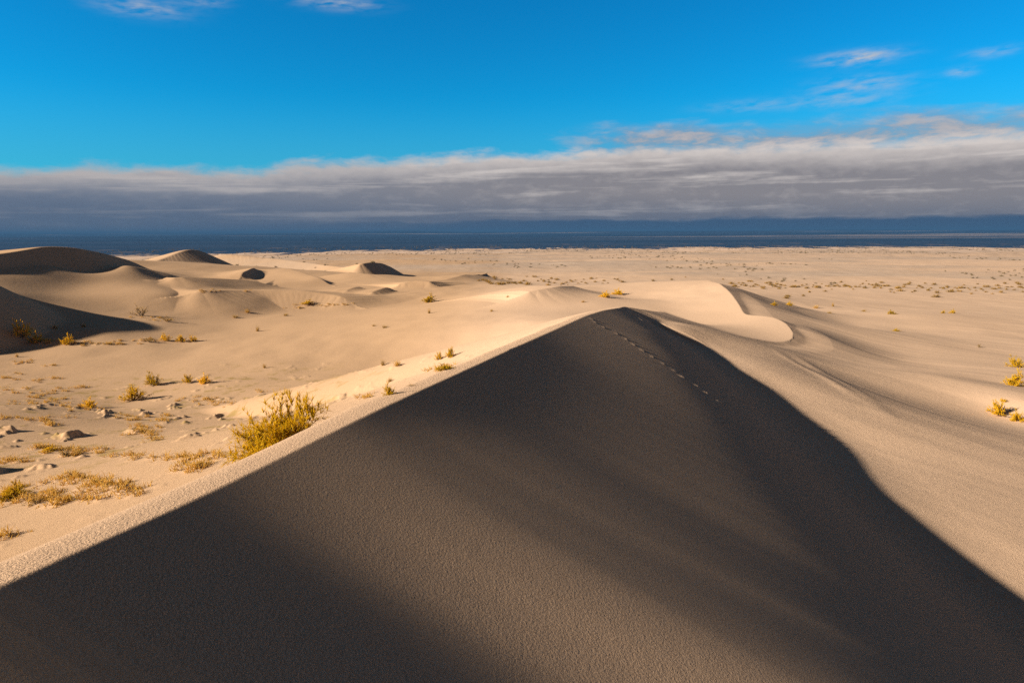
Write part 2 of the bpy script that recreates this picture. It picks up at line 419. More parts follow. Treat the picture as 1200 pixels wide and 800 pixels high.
class NT:
    def __init__(self, tree): self.t = tree; tree.nodes.clear()
    def n(self, typ, **kw):
        nd = self.t.nodes.new(typ)
        for k, v in kw.items():
            if k.startswith('i_'):
                key = k[2:]; key = int(key) if key.isdigit() else key
                nd.inputs[key].default_value = v
            else: setattr(nd, k, v)
        return nd
    def l(self, a, b): self.t.links.new(a, b)
    def m(self, op, a, b=None, c=None, clamp=False):
        nd = self.t.nodes.new('ShaderNodeMath'); nd.operation = op; nd.use_clamp = clamp
        for i, q in enumerate((a, b, c)):
            if q is None: continue
            if hasattr(q, 'links'): self.l(q, nd.inputs[i])
            else: nd.inputs[i].default_value = q
        return nd.outputs[0]
    def ss(self, a, b, x):
        nd = self.t.nodes.new('ShaderNodeMapRange'); nd.interpolation_type = 'SMOOTHSTEP'
        for i, q in enumerate((x, a, b)):
            if hasattr(q, 'links'): self.l(q, nd.inputs[i])
            else: nd.inputs[i].default_value = q
        return nd.outputs[0]
    def mix(self, f, a, b, mode='MIX'):
        nd = self.t.nodes.new('ShaderNodeMix'); nd.data_type = 'RGBA'; nd.blend_type = mode; nd.clamp_factor = True
        for i, q in ((0, f), (6, a), (7, b)):
            if hasattr(q, 'links'): self.l(q, nd.inputs[i])
            else: nd.inputs[i].default_value = q if not isinstance(q, tuple) or len(q) == 4 else (*q, 1)
        return nd.outputs[2]
    def noise(self, vec, scale, detail=3, rough=.5, dist=0):
        nd = self.n('ShaderNodeTexNoise'); nd.inputs['Scale'].default_value = scale; nd.inputs['Detail'].default_value = detail
        nd.inputs['Roughness'].default_value = rough; nd.inputs['Distortion'].default_value = dist
        if vec is not None: self.l(vec, nd.inputs['Vector'])
        return nd.outputs['Fac']
    def vec(self, x, y, z):
        nd = self.n('ShaderNodeCombineXYZ')
        for i, q in enumerate((x, y, z)):
            if hasattr(q, 'links'): self.l(q, nd.inputs[i])
            else: nd.inputs[i].default_value = q
        return nd.outputs[0]
def material(name):
    m = bpy.data.materials.new(name); m.use_nodes = True
    return m, NT(m.node_tree)

# ------------------------------------------------------------------ sand
def sand_material():
    m, t = material('sand')
    pos = t.n('ShaderNodeNewGeometry').outputs['Position']
    sp = t.n('ShaderNodeSeparateXYZ'); t.l(pos, sp.inputs[0]); X, Y = sp.outputs[0], sp.outputs[1]
    r = t.m('SQRT', t.m('ADD', t.m('MULTIPLY', X, X), t.m('MULTIPLY', Y, Y)))
    big = t.noise(pos, .035, 4, .55)
    fine = t.noise(pos, 55, 2, .7)
    mid = t.noise(pos, 3.2, 4, .6)
    c = t.mix(big, (.530, .368, .245, 1), (.575, .412, .285, 1))
    c = t.mix(t.m('MULTIPLY', t.ss(.35, .75, fine), t.m('SUBTRACT', .34, t.m('MULTIPLY', t.ss(8, 60, r), .27))), c, (.34, .22, .135, 1))
    c = t.mix(t.m('MULTIPLY', t.ss(.45, .8, mid), .16), c, (.60, .43, .30, 1))
    c = t.mix(t.m('MULTIPLY', t.ss(3, -14, X), .8), c, (.43, .280, .160, 1))
    # ochre crust and plant litter in the shrub hollow on the left
    dx = t.m('DIVIDE', t.m('ADD', X, 29.0), 25.0); dy = t.m('DIVIDE', t.m('SUBTRACT', Y, 44.0), 30.0)
    hol = t.m('SUBTRACT', 1.0, t.m('SQRT', t.m('ADD', t.m('MULTIPLY', dx, dx), t.m('MULTIPLY', dy, dy))), clamp=True)
    cr = t.m('MULTIPLY', t.ss(.53, .66, t.noise(pos, .55, 6, .68)), t.ss(0, .45, hol))
    c = t.mix(t.m('MULTIPLY', cr, .85), c, (.29, .20, .075, 1))
    # plain: streaks of pale and of grey-brown crust with dry scrub
    ex = t.vec(t.m('MULTIPLY', X, .006), t.m('MULTIPLY', Y, .020), 0)
    pl = t.noise(ex, 1.0, 8, .62, .6)
    plm = t.ss(190, 330, r)
    c = t.mix(t.m('MULTIPLY', plm, t.ss(.40, .60, pl)), c, (.43, .325, .24, 1))
    c = t.mix(t.m('MULTIPLY', plm, t.ss(.60, .74, pl)), c, (.60, .46, .34, 1))
    sp2 = t.noise(t.vec(t.m('MULTIPLY', X, .12), t.m('MULTIPLY', Y, .055), 3.0), 1.0, 5, .75)
    c = t.mix(t.m('MULTIPLY', t.ss(480, 680, r), t.m('MULTIPLY', t.ss(.50, .60, sp2), .8)), c, (.20, .15, .10, 1))
    # dark scrubland beyond the sand sea, cloud shadow and haze painted in, bright pans
    edge = t.m('SUBTRACT', t.m('ADD', r, t.m('MULTIPLY', t.m('SUBTRACT', t.noise(t.vec(t.m('MULTIPLY', X, .022), t.m('MULTIPLY', Y, .006), 0), 1.0, 7, .62), .5), 500.0)), t.m('MULTIPLY', X, .28))
    pale = t.m('MULTIPLY', t.ss(620, 650, edge), t.ss(.40, .55, t.noise(t.vec(t.m('MULTIPLY', X, .004), t.m('MULTIPLY', Y, .02), 4.0), 1.0, 4, .6)))
    c = t.mix(t.m('MULTIPLY', pale, .6), c, (.64, .48, .37, 1))
    scb_shade = t.mix(t.ss(.38, .66, t.noise(t.vec(t.m('MULTIPLY', X, .0005), t.m('MULTIPLY', Y, .0022), 2.0), 1.0, 6, .65)), (.022, .052, .105, 1), (.034, .062, .115, 1))
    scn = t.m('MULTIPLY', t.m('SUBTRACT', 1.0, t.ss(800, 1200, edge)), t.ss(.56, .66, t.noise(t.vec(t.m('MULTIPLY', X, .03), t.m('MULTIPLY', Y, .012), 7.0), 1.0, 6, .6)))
    scb_shade = t.mix(t.m('MULTIPLY', scn, .4), scb_shade, (.33, .24, .19, 1))
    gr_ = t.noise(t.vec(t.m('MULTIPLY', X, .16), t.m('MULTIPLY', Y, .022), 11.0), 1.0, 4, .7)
    c = t.mix(t.ss(-.03, .07, t.m('SUBTRACT', t.m('ADD', t.m('MULTIPLY', t.ss(560, 900, edge), .9), gr_), .95)), c, scb_shade)
    pan = t.noise(t.vec(t.m('MULTIPLY', X, .00028), t.m('MULTIPLY', Y, .0011), 9.0), 1.0, 4, .6)
    c = t.mix(t.m('MULTIPLY', t.ss(1300, 2200, r), t.m('MULTIPLY', t.ss(.56, .66, pan), .8)), c, (.32, .28, .27, 1))
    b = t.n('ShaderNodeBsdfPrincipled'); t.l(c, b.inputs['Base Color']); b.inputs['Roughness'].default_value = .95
    b.inputs['Specular IOR Level'].default_value = 0
    g1 = t.noise(pos, 34, 3, .75)
    rip = t.noise(t.vec(t.m('MULTIPLY', X, 7.0), t.m('MULTIPLY', Y, 2.6), 0), 1.0, 3, .6)
    far_ = t.noise(pos, 1.3, 5, .65)
    bp = t.n('ShaderNodeBump'); bp.inputs['Strength'].default_value = 1; t.l(t.m('SUBTRACT', .027, t.m('MULTIPLY', t.ss(7, 60, r), .022)), bp.inputs['Distance']); t.l(g1, bp.inputs['Height'])
    bp2 = t.n('ShaderNodeBump'); bp2.inputs['Strength'].default_value = 1; bp2.inputs['Distance'].default_value = .007; t.l(rip, bp2.inputs['Height']); t.l(bp.outputs[0], bp2.inputs['Normal'])
    bp3 = t.n('ShaderNodeBump'); bp3.inputs['Strength'].default_value = 1; t.l(far_, bp3.inputs['Height']); t.l(bp2.outputs[0], bp3.inputs['Normal'])
    t.l(t.m('ADD', .02, t.m('MULTIPLY', t.ss(170, 420, r), .07)), bp3.inputs['Distance'])
    t.l(bp3.outputs[0], b.inputs['Normal'])
    o = t.n('ShaderNodeOutputMaterial'); t.l(b.outputs[0], o.inputs[0])
    return m
SAND = sand_material()

# ------------------------------------------------------------------ ground sheet (polar around the viewpoint, finest in front)
az = np.concatenate([np.linspace(-45, 45, 1640), np.linspace(45, 315, 180)[1:-1]])
rr = np.concatenate([np.linspace(.5, 4, 12)[:-1], np.geomspace(4, 80, 720)[:-1], np.geomspace(80, 300, 560)[:-1], np.geomspace(300, 1200, 180)[:-1], np.geomspace(1200, 60000, 150)])
A, RR = np.meshgrid(np.radians(az), rr)
gx = (RR * np.sin(A)); gy = (RR * np.cos(A))
gz = height(gx.ravel(), gy.ravel()).reshape(gx.shape)
nr, na = gx.shape
V = np.stack([gx, gy, gz + CAMZ], -1).reshape(-1, 3)
idx = np.arange(nr * na).reshape(nr, na)
nx = np.roll(idx, -1, axis=1)
Q = np.stack([idx[:-1], nx[:-1], nx[1:], idx[1:]], -1).reshape(-1, 4)
cz = float(height(np.array([0.0]), np.array([0.0]))[0]) + CAMZ
V = np.vstack([V, [(0, 0, cz)]])
T3 = np.stack([np.full(na, nr * na), nx[0], idx[0]], -1)
Q = Q[:, ::-1]; T3 = T3[:, ::-1]
gme = mesh_np('ground', V, Q, T3[:, ::-1] if False else T3)
ground = link('ground', gme, SAND); ground['kind'] = 'structure'
# make sure the normals look up
if gme.polygons[1000].normal.z < 0: gme.flip_normals()

# ------------------------------------------------------------------ shrubs
def foliage_mat(name, a, b_, tr=.35):
    m, t = material(name)
    pos = t.n('ShaderNodeNewGeometry').outputs['Position']
    oi = t.n('ShaderNodeObjectInfo')
    c = t.mix(t.ss(.35, .65, t.noise(pos, 9, 2, .6)), a, b_)
    hs = t.n('ShaderNodeHueSaturation'); t.l(c, hs.inputs['Color'])
    t.l(t.m('ADD', .8, t.m('MULTIPLY', oi.outputs['Random'], .4)), hs.inputs['Value'])
    d = t.n('ShaderNodeBsdfPrincipled'); t.l(hs.outputs[0], d.inputs['Base Color']); d.inputs['Roughness'].default_value = .7; d.inputs['Specular IOR Level'].default_value = .15
    tl = t.n('ShaderNodeBsdfTranslucent'); t.l(hs.outputs[0], tl.inputs[0])
    mx = t.n('ShaderNodeMixShader'); mx.inputs[0].default_value = tr; t.l(d.outputs[0], mx.inputs[1]); t.l(tl.outputs[0], mx.inputs[2])
    o = t.n('ShaderNodeOutputMaterial'); t.l(mx.outputs[0], o.inputs[0])
    return m
LEAF = foliage_mat('ochre_foliage', (.95, .66, .020, 1), (.78, .56, .016, 1), .6)
STRAW = foliage_mat('straw_foliage', (.70, .46, .11, 1), (.50, .32, .07, 1), .45)
FARLEAF = foliage_mat('rusty_foliage', (.50, .30, .05, 1), (.26, .16, .05, 1), .35)
STEM = foliage_mat('dry_stem', (.14, .085, .035, 1), (.24, .15, .06, 1), .0)
DARK = foliage_mat('dead_twigs', (.07, .048, .028, 1), (.13, .09, .05, 1), .0)

def ribbons(specs):
    """specs: list of (list of points, width0, width1) -> triangular tapered prisms"""
    V = []; Fq = []; Ft = []
    for pts, w0, w1 in specs:
        n = len(pts); b0 = len(V)
        ang = random.random() * 6.28
        for i, p in enumerate(pts):
            w = w0 + (w1 - w0) * i / (n - 1)
            for k in range(3):
                a = ang + k * 2.094
                V.append((p[0] + w * math.cos(a), p[1] + w * math.sin(a), p[2] + w * .3 * math.sin(a * 2)))
        for i in range(n - 1):
            for k in range(3):
                k2 = (k + 1) % 3
                Fq.append((b0 + i * 3 + k, b0 + i * 3 + k2, b0 + i * 3 + 3 + k2, b0 + i * 3 + 3 + k))
        Ft.append((b0 + 3 * n - 3, b0 + 3 * n - 2, b0 + 3 * n - 1))
    return V, Fq, Ft

def curve_pts(base, az_, lean, length, n=4, droop=.25, wob=.04):
    pts = [base]; x, y, z = base; ln = lean
    for i in range(n):
        st = length / n
        x += st * math.sin(ln) * math.cos(az_) + random.gauss(0, wob * st); y += st * math.sin(ln) * math.sin(az_) + random.gauss(0, wob * st); z += st * math.cos(ln)
        ln += droop * random.uniform(-.3, 1) ; az_ += random.gauss(0, .12)
        pts.append((x, y, z))
    return pts

def shrub_meshes(seed, n_stem, n_blade, spread=.75, width=.012, twig=6, plume=6):
    """one unit high shrub, about 'spread' wide each way"""
    random.seed(seed)
    stems = []; blades = []
    for i in range(n_stem):
        a = random.random() * 6.283; lean = 1.3 * random.random() ** .65 * min(1.0, spread * 1.15)
        ln = random.uniform(.40, .64)
        if i % plume == 0: lean *= .3; ln = random.uniform(.75, 1.0)
        b = (random.gauss(0, .05), random.gauss(0, .05), -.05)
        p = curve_pts(b, a, lean, ln, 5, .10, .08)
        stems.append((p, width * 1.1, width * .35))
        for j in range(twig):
            k = random.randint(2, 5); q = p[k]
            a2 = a + random.gauss(0, .9); l2 = lean + random.gauss(0, .45)
            tp = curve_pts(q, a2, l2, random.uniform(.10, .30), 3, .1, .1)
            stems.append((tp, width * .5, width * .2))
            for _ in range(n_blade // (n_stem * twig)):
                s = random.choice(tp)
                a3 = a2 + random.gauss(0, 1.2); l3 = max(-.2, l2 + random.gauss(0, .6))
                blades.append((curve_pts(s, a3, l3, random.uniform(.05, .15), 2, .3, .1), width * random.uniform(.6, 1.0), width * .12))
    res = []
    for sp in (stems, blades):
        v, q, t = ribbons(sp); res.append((v, q, t))
    return res

def tuft_mesh(seed, n, spread=.9, width=.014, lo=.3):
    random.seed(seed); sp = []
    for i in range(n):
        a = random.random() * 6.283; lean = abs(random.gauss(0, .55)) * spread
        rb = abs(random.gauss(0, .16)) * spread
        b = (rb * math.cos(a), rb * math.sin(a), -.04)
        sp.append((curve_pts(b, a + random.gauss(0, .4), lean, random.uniform(lo, 1.0) * (1 - .3 * min(1, lean)), 3, .35, .06), width * random.uniform(.6, 1.1), width * .15))
    return ribbons(sp)

PROTO = {}
for nme, seed, ns, nb, sp_, w in (('a', 1, 20, 2200, .75, .016), ('b', 2, 18, 2000, 1.0, .017), ('c', 3, 24, 2800, .95, .016)):
    (v, q, t), (v2, q2, t2) = shrub_meshes(seed, ns, nb, sp_, w)
    PROTO[nme] = (mesh_np('shrub_stem', v, q, t), mesh_np('shrub_foliage', v2, q2, t2))
    PROTO[nme][0].materials.append(STEM); PROTO[nme][1].materials.append(LEAF)
(v, q, t), (v2, q2, t2) = shrub_meshes(21, 60, 13000, .95, .0066, 9, 5)
PROTO['big'] = (mesh_np('shrub_stem', v, q, t), mesh_np('shrub_foliage', v2, q2, t2)); PROTO['big'][0].materials.append(STEM); PROTO['big'][1].materials.append(LEAF)
(v, q, t), (v2, q2, t2) = shrub_meshes(8, 16, 260, 1.25, .016)
PROTO['dry'] = (mesh_np('shrub_stem', v, q, t), mesh_np('shrub_foliage', v2, q2, t2)); PROTO['dry'][0].materials.append(DARK); PROTO['dry'][1].materials.append(STRAW)
TUFT = []
for i in range(3):
    v, q, t = tuft_mesh(30 + i, 130, 1.0, .02); me = mesh_np('grass_tuft', v, q, t); me.materials.append(STRAW); TUFT.append(me)
SMALL = []
for i in range(4):
    v, q, t = tuft_mesh(50 + i, 95, 1.25, .045, .4); me = mesh_np('distant_shrub', v, q, t); me.materials.append(FARLEAF); SMALL.append(me)

def shrub(kind, loc, h, w, label, group, rot, cat='shrub', name='desert_shrub', sink=.03):
    root = bpy.data.objects.new(name, None); COL.objects.link(root)
    root.location = (loc[0], loc[1], loc[2] + CAMZ - sink); root.rotation_euler = (0, 0, rot); root.scale = (w, w, h)
    root['label'] = label; root['category'] = cat
    if group: root['group'] = group
    st, fo = PROTO[kind]
    link('stem', st, None, root); link('foliage', fo, None, root)
    return root
def tuft(loc, h, w, label, group, rot, me=None, name='grass_tuft', cat='grass tuft', mat=None):
    o = link(name, me); o.location = (loc[0], loc[1], loc[2] + CAMZ - .02); o.rotation_euler = (0, 0, rot); o.scale = (w, w, h)
    o['label'] = label; o['category'] = cat
    if group: o['group'] = group
    return o

# photo base pixel, pixel height, pixel width, kind, label
GR = 'shrubs scattered over the sand'
S = [
 (318, 527, 74, 84, 'big', 'tall spiky yellow-green shrub, largest of all, rising behind the near dune crest', 'big'),
 (352, 512, 30, 62, 'c', 'low leaning yellow shrub touching the right side of the largest shrub behind the crest', 'c'),
 (157, 469, 19, 24, 'a', 'spiky yellow shrub with a long thin shadow, nearer one of the left sand pair', 'a'),
 (178, 451, 18, 22, 'b', 'rounded yellow-green shrub with a forked shadow, just above and right of its spiky neighbour', 'b'),
 (222, 448, 11, 13, 'a', 'small yellow bush, left one of the two side by side right of the rounded shrub', 'a'),
 (240, 449, 12, 16, 'c', 'small yellow bush with a long shadow, right one of the two side by side', 'c'),
 (80, 403, 12, 17, 'c', 'compact yellow-green bush at the lower lip of the shaded hollow', 'c'),
 (25, 394, 22, 26, 'b', 'large dull green shrub standing in shade at the left edge of the hollow', 'b'),
 (43, 401, 12, 20, 'c', 'low dark green shrub in shade between the large dull shrub and the compact bush', 'c'),
 (214, 400, 9, 12, 'a', 'small ochre bush beyond the hollow, left half of a tight pair', 'a'),
 (226, 400, 9, 12, 'b', 'small ochre bush with a short shadow, right half of a tight pair beyond the hollow', 'b'),
 (193, 399, 10, 15, 'b', 'ochre bush on the low sandy rim at the right end of the shaded hollow', 'b'),
 (175, 401, 7, 20, 'dry', 'flat straggly brown bush lying on the rim just left of the ochre bush', 'dry'),
 (166, 370, 13, 26, 'dry', 'bare straggly shrub with dark twigs at the top end of the hollow', 'dry'),
 (196, 377, 7, 22, 'dry', 'dark twiggy dead brush lying right of the bare straggly shrub', 'dry'),
 (104, 477, 11, 22, 'c', 'low yellow mat of shrub among crusty sand lumps on the left', 'c'),
 (15, 584, 22, 44, 'c', 'dark green and yellow shrub at the left edge of the hollow below the long shadow', 'c'),
 (44, 590, 12, 34, 'dry', 'dark brown low brush right beside the yellow shrub at the left edge', 'dry'),
 (78, 533, 12, 34, 'dry', 'low dark scrub capping a crusty mound in the lower left', 'dry'),
 (139, 573, 9, 26, 'dry', 'flat ochre scrub on crusty sand close to the near crest in the lower left', 'dry'),
 (58, 528, 8, 24, 'c', 'small yellow shrub at the left end of the dark scrub mound', 'c'),
 (503, 354, 10, 18, 'c', 'lone ochre bush with a dark shadow on the smooth middle sand', 'c'),
 (360, 356, 5, 19, 'c', 'flat yellow bush capping a pale sand mound in the middle distance', 'c'),
 (526, 419, 14, 12, 'a', 'upright yellow bush, right one of the pair above the ochre mat near the crest', 'a'),
 (514, 421, 11, 9, 'a', 'upright thin yellow bush, left one of the pair above the ochre mat near the crest', 'a'),
 (523, 433, 8, 34, 'c', 'wide flat ochre mat of shrub beside the dune crest at mid frame', 'c'),
 (456, 462, 15, 18, 'c', 'ochre bush right against the lit crest strip, below the smaller tufts', 'c'),
 (483, 452, 5, 16, 'dry', 'flat faint straw bush against the crest between the ochre bush and the ochre mat', 'dry'),
 (709, 348, 7, 15, 'c', 'yellow-green bush on the pale slope beyond the summit, left one of two', 'c'),
 (724, 345, 7, 16, 'c', 'yellow-green bush on the pale slope beyond the summit, right one of two', 'c'),
 (907, 358, 5, 9, 'c', 'dark ochre bush just right of the small shaded slip face, first of a sparse row', 'c'),
 (925, 358, 6, 10, 'b', 'pale ochre bush, second of the sparse row right of the small slip face', 'b'),
 (1045, 368, 5, 12, 'c', 'dark round bush alone on the right plain at the middle of the sparse row', 'c'),
 (1105, 367, 4, 6, 'c', 'tiny dark bush left of its twin near the right end of the sparse row', 'c'),
 (1116, 367, 5, 8, 'c', 'ochre bush right of its tiny twin near the right end of the sparse row', 'c'),
 (1050, 388, 4, 11, 'b', 'faint orange bush on a pale patch below the dark round bush on the plain', 'b'),
 (1147, 407, 5, 8, 'dry', 'small orange-brown bush at the end of a pale sand lip on the right', 'dry'),
 (1189, 430, 16, 20, 'b', 'spiky ochre shrub at the right edge, topmost of the group there', 'b'),
 (1189, 452, 20, 24, 'c', 'wide dense ochre shrub at the right edge, just below the topmost', 'c'),
 (1172, 486, 19, 20, 'a', 'tall bright yellow shrub lowest on the right, left of a low companion', 'a'),
 (1192, 493, 14, 20, 'c', 'low yellow shrub cut by the right frame edge beside the tall bright one', 'c'),
 (1175, 470, 5, 10, 'b', 'very small yellow bush between the wide dense shrub and the tall bright one', 'b'),
]
prefetch([q[:2] for q in S])
for i, (u, v, hp, wp, kind, label, _) in enumerate(S):
    g = ground_at(u, v)
    if g is None: continue
    if i == 0: g = P(326, 525, 19.5); g = (g[0], g[1], float(height(np.array([g[0]]), np.array([g[1]]))[0]))
    if i == 1: g = P(350, 510, 20.5); g = (g[0], g[1], float(height(np.array([g[0]]), np.array([g[1]]))[0]))
    D = g[1] * math.cos(PITCH)
    h = hp * D / F; w = wp * D / F / 1.25
    if i == 0:
        vb = 400 + F * math.tan(math.atan(-g[2] / g[1]) - PITCH); h = (vb - 466) * g[1] / F; w = 2.65
    sc = {'big': 1.0, 'a': 1.0, 'b': 1.05, 'c': 1.1, 'dry': 1.15}[kind]
    shrub(kind, g, h * sc, w * (1.35 if kind == 'a' else 1.0), label, GR, rng.uniform(0, 6.28))

TF = [
 (449, 428, 9, 7, 'thin straw tuft on smooth sand, left one of a pair left of mid frame', 0),
 (466, 428, 8, 12, 'fuller straw tuft on smooth sand, right one of a pair left of mid frame', 1),
 (457, 447, 7, 9, 'short straw tuft with a dark shadow standing just above the ochre bush at the crest', 2),
 (310, 431, 7, 5, 'small upright straw tuft alone on smooth sand above the largest shrub', 0),
 (302, 388, 8, 6, 'small straw tuft with a shadow on smooth sand right of the tight pair of bushes', 1),
 (503, 367, 8, 5, 'tiny straw tuft directly below the lone ochre bush', 2),
 (451, 384, 4, 8, 'tiny flat tuft alone in the middle of the smooth sand', 0),
 (576, 365, 4, 5, 'tiny brown tuft alone on the smooth slope left of the summit', 1),
 (290, 366, 6, 9, 'small ochre tuft on pale sand under the low mound, right one of two', 2),
 (276, 372, 4, 9, 'small ochre tuft on pale sand under the low mound, left one of two', 0),
 (335, 370, 4, 8, 'tiny ochre tuft on the pale lip left below the flat capped mound', 1),
 (20, 418, 6, 5, 'thin dry tuft with a shadow near the left edge above the dark crusts', 2),
 (438, 382, 3, 6, 'faintest flat tuft just left of the tiny flat tuft on smooth sand', 1),
 (956, 361, 5, 8, 'pale straw tuft third in the sparse row on the right plain', 0),
 (976, 359, 6, 4, 'thin dark tuft fourth in the sparse row on the right plain', 1),
 (972, 367, 3, 9, 'faint flat tuft just below the sparse row on the right plain', 2),
 (1012, 365, 3, 8, 'faint straw tuft left of the dark round bush on the right plain', 0),
 (595, 348, 3, 5, 'tiny tuft on the slope between the lone ochre bush and the summit', 2),
 (683, 354, 3, 6, 'tiny straw tuft lower left of the two bushes on the pale slope', 0),
 (55, 402, 7, 8, 'dry grass tuft in shade left of the compact yellow-green bush', 1),
 (128, 403, 4, 14, 'low straw tuft on the lower lip of the shaded hollow', 2),
 (65, 385, 6, 9, 'pale dry tuft inside the shaded hollow above its lower lip', 0),
 (98, 383, 6, 7, 'pale dry tuft deeper right inside the shaded hollow', 1),
 (208, 536, 5, 12, 'flat straw tuft among crusts near the lit crest in the lower left', 2),
 (246, 538, 5, 12, 'short bright straw tuft against the lit crest left of the largest shrub', 1),
]
prefetch([q[:2] for q in TF])
for u, v, hp, wp, label, k in TF:
    g = ground_at(u, v)
    if g is None: continue
    D = g[1] * math.cos(PITCH)
    tuft(g, hp * D / F * 1.1, wp * D / F / 1.1, label, 'dry grass tufts on the sand', rng.uniform(0, 6.28), TUFT[k])

# band of scrub across the plain: individual plants
_uv = []
for i in range(260):
    u = 560 + 650 * (i + rng.rand()) / 260.0
    cen = 330 + (u - 600) * .0145
    _uv.append((u, cen + rng.normal() * 3.0 + (rng.rand() < .12) * rng.uniform(0, 10)))
prefetch(_uv)
for q in _uv:
    g = ground_at(*q)
    if g is None or g[1] < 150: continue
    k = int(rng.randint(4))
    h = rng.uniform(.45, 1.15)
    tuft(g, h, h * rng.uniform(1.0, 1.9), 'tiny ochre shrub in the distant line of scrub that crosses the plain', 'shrubs in the scrub line across the plain', rng.uniform(0, 6.28), SMALL[k], 'distant_shrub', 'shrub')

# uncountable scrub of the far plain
def far_scrub():
    Vs = []; Fs = []
    v0, q0, t0 = tuft_mesh(77, 16, 1.3, .10, .4)
    v0 = np.array(v0); q0 = np.array(q0); t0 = np.array(t0)
    V_ = []; Q_ = []; T_ = []; n = 0
    N = 5200
    az_ = np.radians(rng.uniform(-42, 42, N)); r_ = 240 + 680 * rng.rand(N) ** .8
    x = r_ * np.sin(az_); y = r_ * np.cos(az_)
    keep = noise(x / 70, y / 110, 71) + .35 * noise(x / 18, y / 30, 72) + sst(480, 850, r_) * .45 > .22
    x, y = x[keep], y[keep]; z = height(x, y)
    for a, b, c in zip(x, y, z):
        s = rng.uniform(.5, 1.3); an = rng.rand() * 6.28
        ca, sa = math.cos(an), math.sin(an)
        w = s * rng.uniform(1, 1.8)
        V_.append(np.stack([(v0[:, 0] * ca - v0[:, 1] * sa) * w + a, (v0[:, 0] * sa + v0[:, 1] * ca) * w + b, v0[:, 2] * s + c + CAMZ - .03], -1))
        Q_.append(q0 + n); T_.append(t0 + n); n += len(v0)
    me = mesh_np('far_scrub', np.vstack(V_), np.vstack(Q_), np.vstack(T_))
    m, t = material('far_scrub'); b = t.n('ShaderNodeBsdfPrincipled'); pos = t.n('ShaderNodeNewGeometry').outputs['Position']
    t.l(t.mix(t.noise(pos, .08, 2), (.16, .105, .03, 1), (.09, .07, .035, 1)), b.inputs['Base Color']); b.inputs['Roughness'].default_value = .9
    o = t.n('ShaderNodeOutputMaterial'); t.l(b.outputs[0], o.inputs[0])
    o = link('far_scrub', me, m); o['kind'] = 'stuff'; o['label'] = 'countless tiny shrubs speckling the far sandy plain'; o['category'] = 'scrub'
far_scrub()

# plant litter: twigs and dry stalks strewn over the crusty sand on the left
def litter():
    random.seed(5); sp = []
    hs = [h for h in HUMMOCKS if h[0] < -3 and .035 < h[3] < .3]
    xs = []; 
    for (hx, hy, hr, hh) in hs:
        for _ in range(random.randint(5, 12)):
            xs.append((hx + random.gauss(0, hr * .9), hy + random.gauss(0, hr * .7)))
    a = np.array(xs); z = height(a[:, 0], a[:, 1])
    for (x, y), zz in zip(xs, z):
        s = random.uniform(.08, .3)
        for _ in range(random.randint(3, 7)):
            sp.append((curve_pts((x + random.gauss(0, .05), y + random.gauss(0, .05), zz + CAMZ - .01), random.random() * 6.28, random.uniform(.2, 1.5), s, 2, .4, .1), random.uniform(.008, .02), .004))
    v, q, t = ribbons(sp)
    o = link('plant_litter', mesh_np('plant_litter', v, q, t), STRAW); o['kind'] = 'stuff'; o['label'] = 'dry stalks and twigs strewn over crusty sand'; o['category'] = 'litter'
litter()

# ------------------------------------------------------------------ haze
def haze():
    lo, hi, s = gz.min() + CAMZ - 1.0, max(gz.max() + CAMZ + 5, 40.0), 61500.0
    v = [(x, y, z) for z in (lo, hi) for x, y in ((-s, -s), (s, -s), (s, s), (-s, s))]
    f = [(3, 2, 1, 0), (4, 5, 6, 7), (0, 1, 5, 4), (1, 2, 6, 5), (2, 3, 7, 6), (3, 0, 4, 7)]
    me = mesh_np('haze', v, f, None, False)
    m = bpy.data.materials.new('haze'); m.use_nodes = True; nt = m.node_tree; nt.nodes.clear()
    p = nt.nodes.new('ShaderNodeVolumePrincipled'); p.inputs['Density'].default_value = HAZE; p.inputs['Color'].default_value = HAZE_COL
    p.inputs['Anisotropy'].default_value = 0
    o = nt.nodes.new('ShaderNodeOutputMaterial'); nt.links.new(p.outputs[0], o.inputs['Volume'])
    ob = link('haze', me, m); ob['kind'] = 'stuff'; ob['label'] = 'thin blue haze over the plain'; ob['category'] = 'haze'
HAZE = 1.8e-4; HAZE_COL = (.052, .145, .305, 1)
haze()

# ------------------------------------------------------------------ sky
world = bpy.data.worlds.new('World'); bpy.context.scene.world = world; world.use_nodes = True
t = NT(world.node_tree)
SKY_K = .06
sky = t.n('ShaderNodeTexSky', sky_type='NISHITA', sun_disc=False)
sky.sun_elevation = SUN_EL; sky.sun_rotation = R(-90) - SUN_AZ_BACK; sky.altitude = 1200; sky.air_density = 1.0; sky.dust_density = .3; sky.ozone_density = 2.5
hs = t.n('ShaderNodeHueSaturation'); t.l(sky.outputs[0], hs.inputs['Color']); hs.inputs['Saturation'].default_value = 1.25; hs.inputs['Value'].default_value = 1.0
tc = t.n('ShaderNodeTexCoord').outputs['Generated']
sp = t.n('ShaderNodeSeparateXYZ'); t.l(tc, sp.inputs[0])
DX, DY, DZ = sp.outputs
AZ = t.m('MULTIPLY', t.m('ARCTAN2', DX, DY), 57.2958)      # degrees right of the view axis
EL = t.m('MULTIPLY', t.m('ARCSINE', DZ), 57.2958)
def azel(u, v):
    d = ray(u, v); n = d / np.linalg.norm(d)
    return math.degrees(math.atan2(n[0], n[1])), math.degrees(math.asin(n[2]))
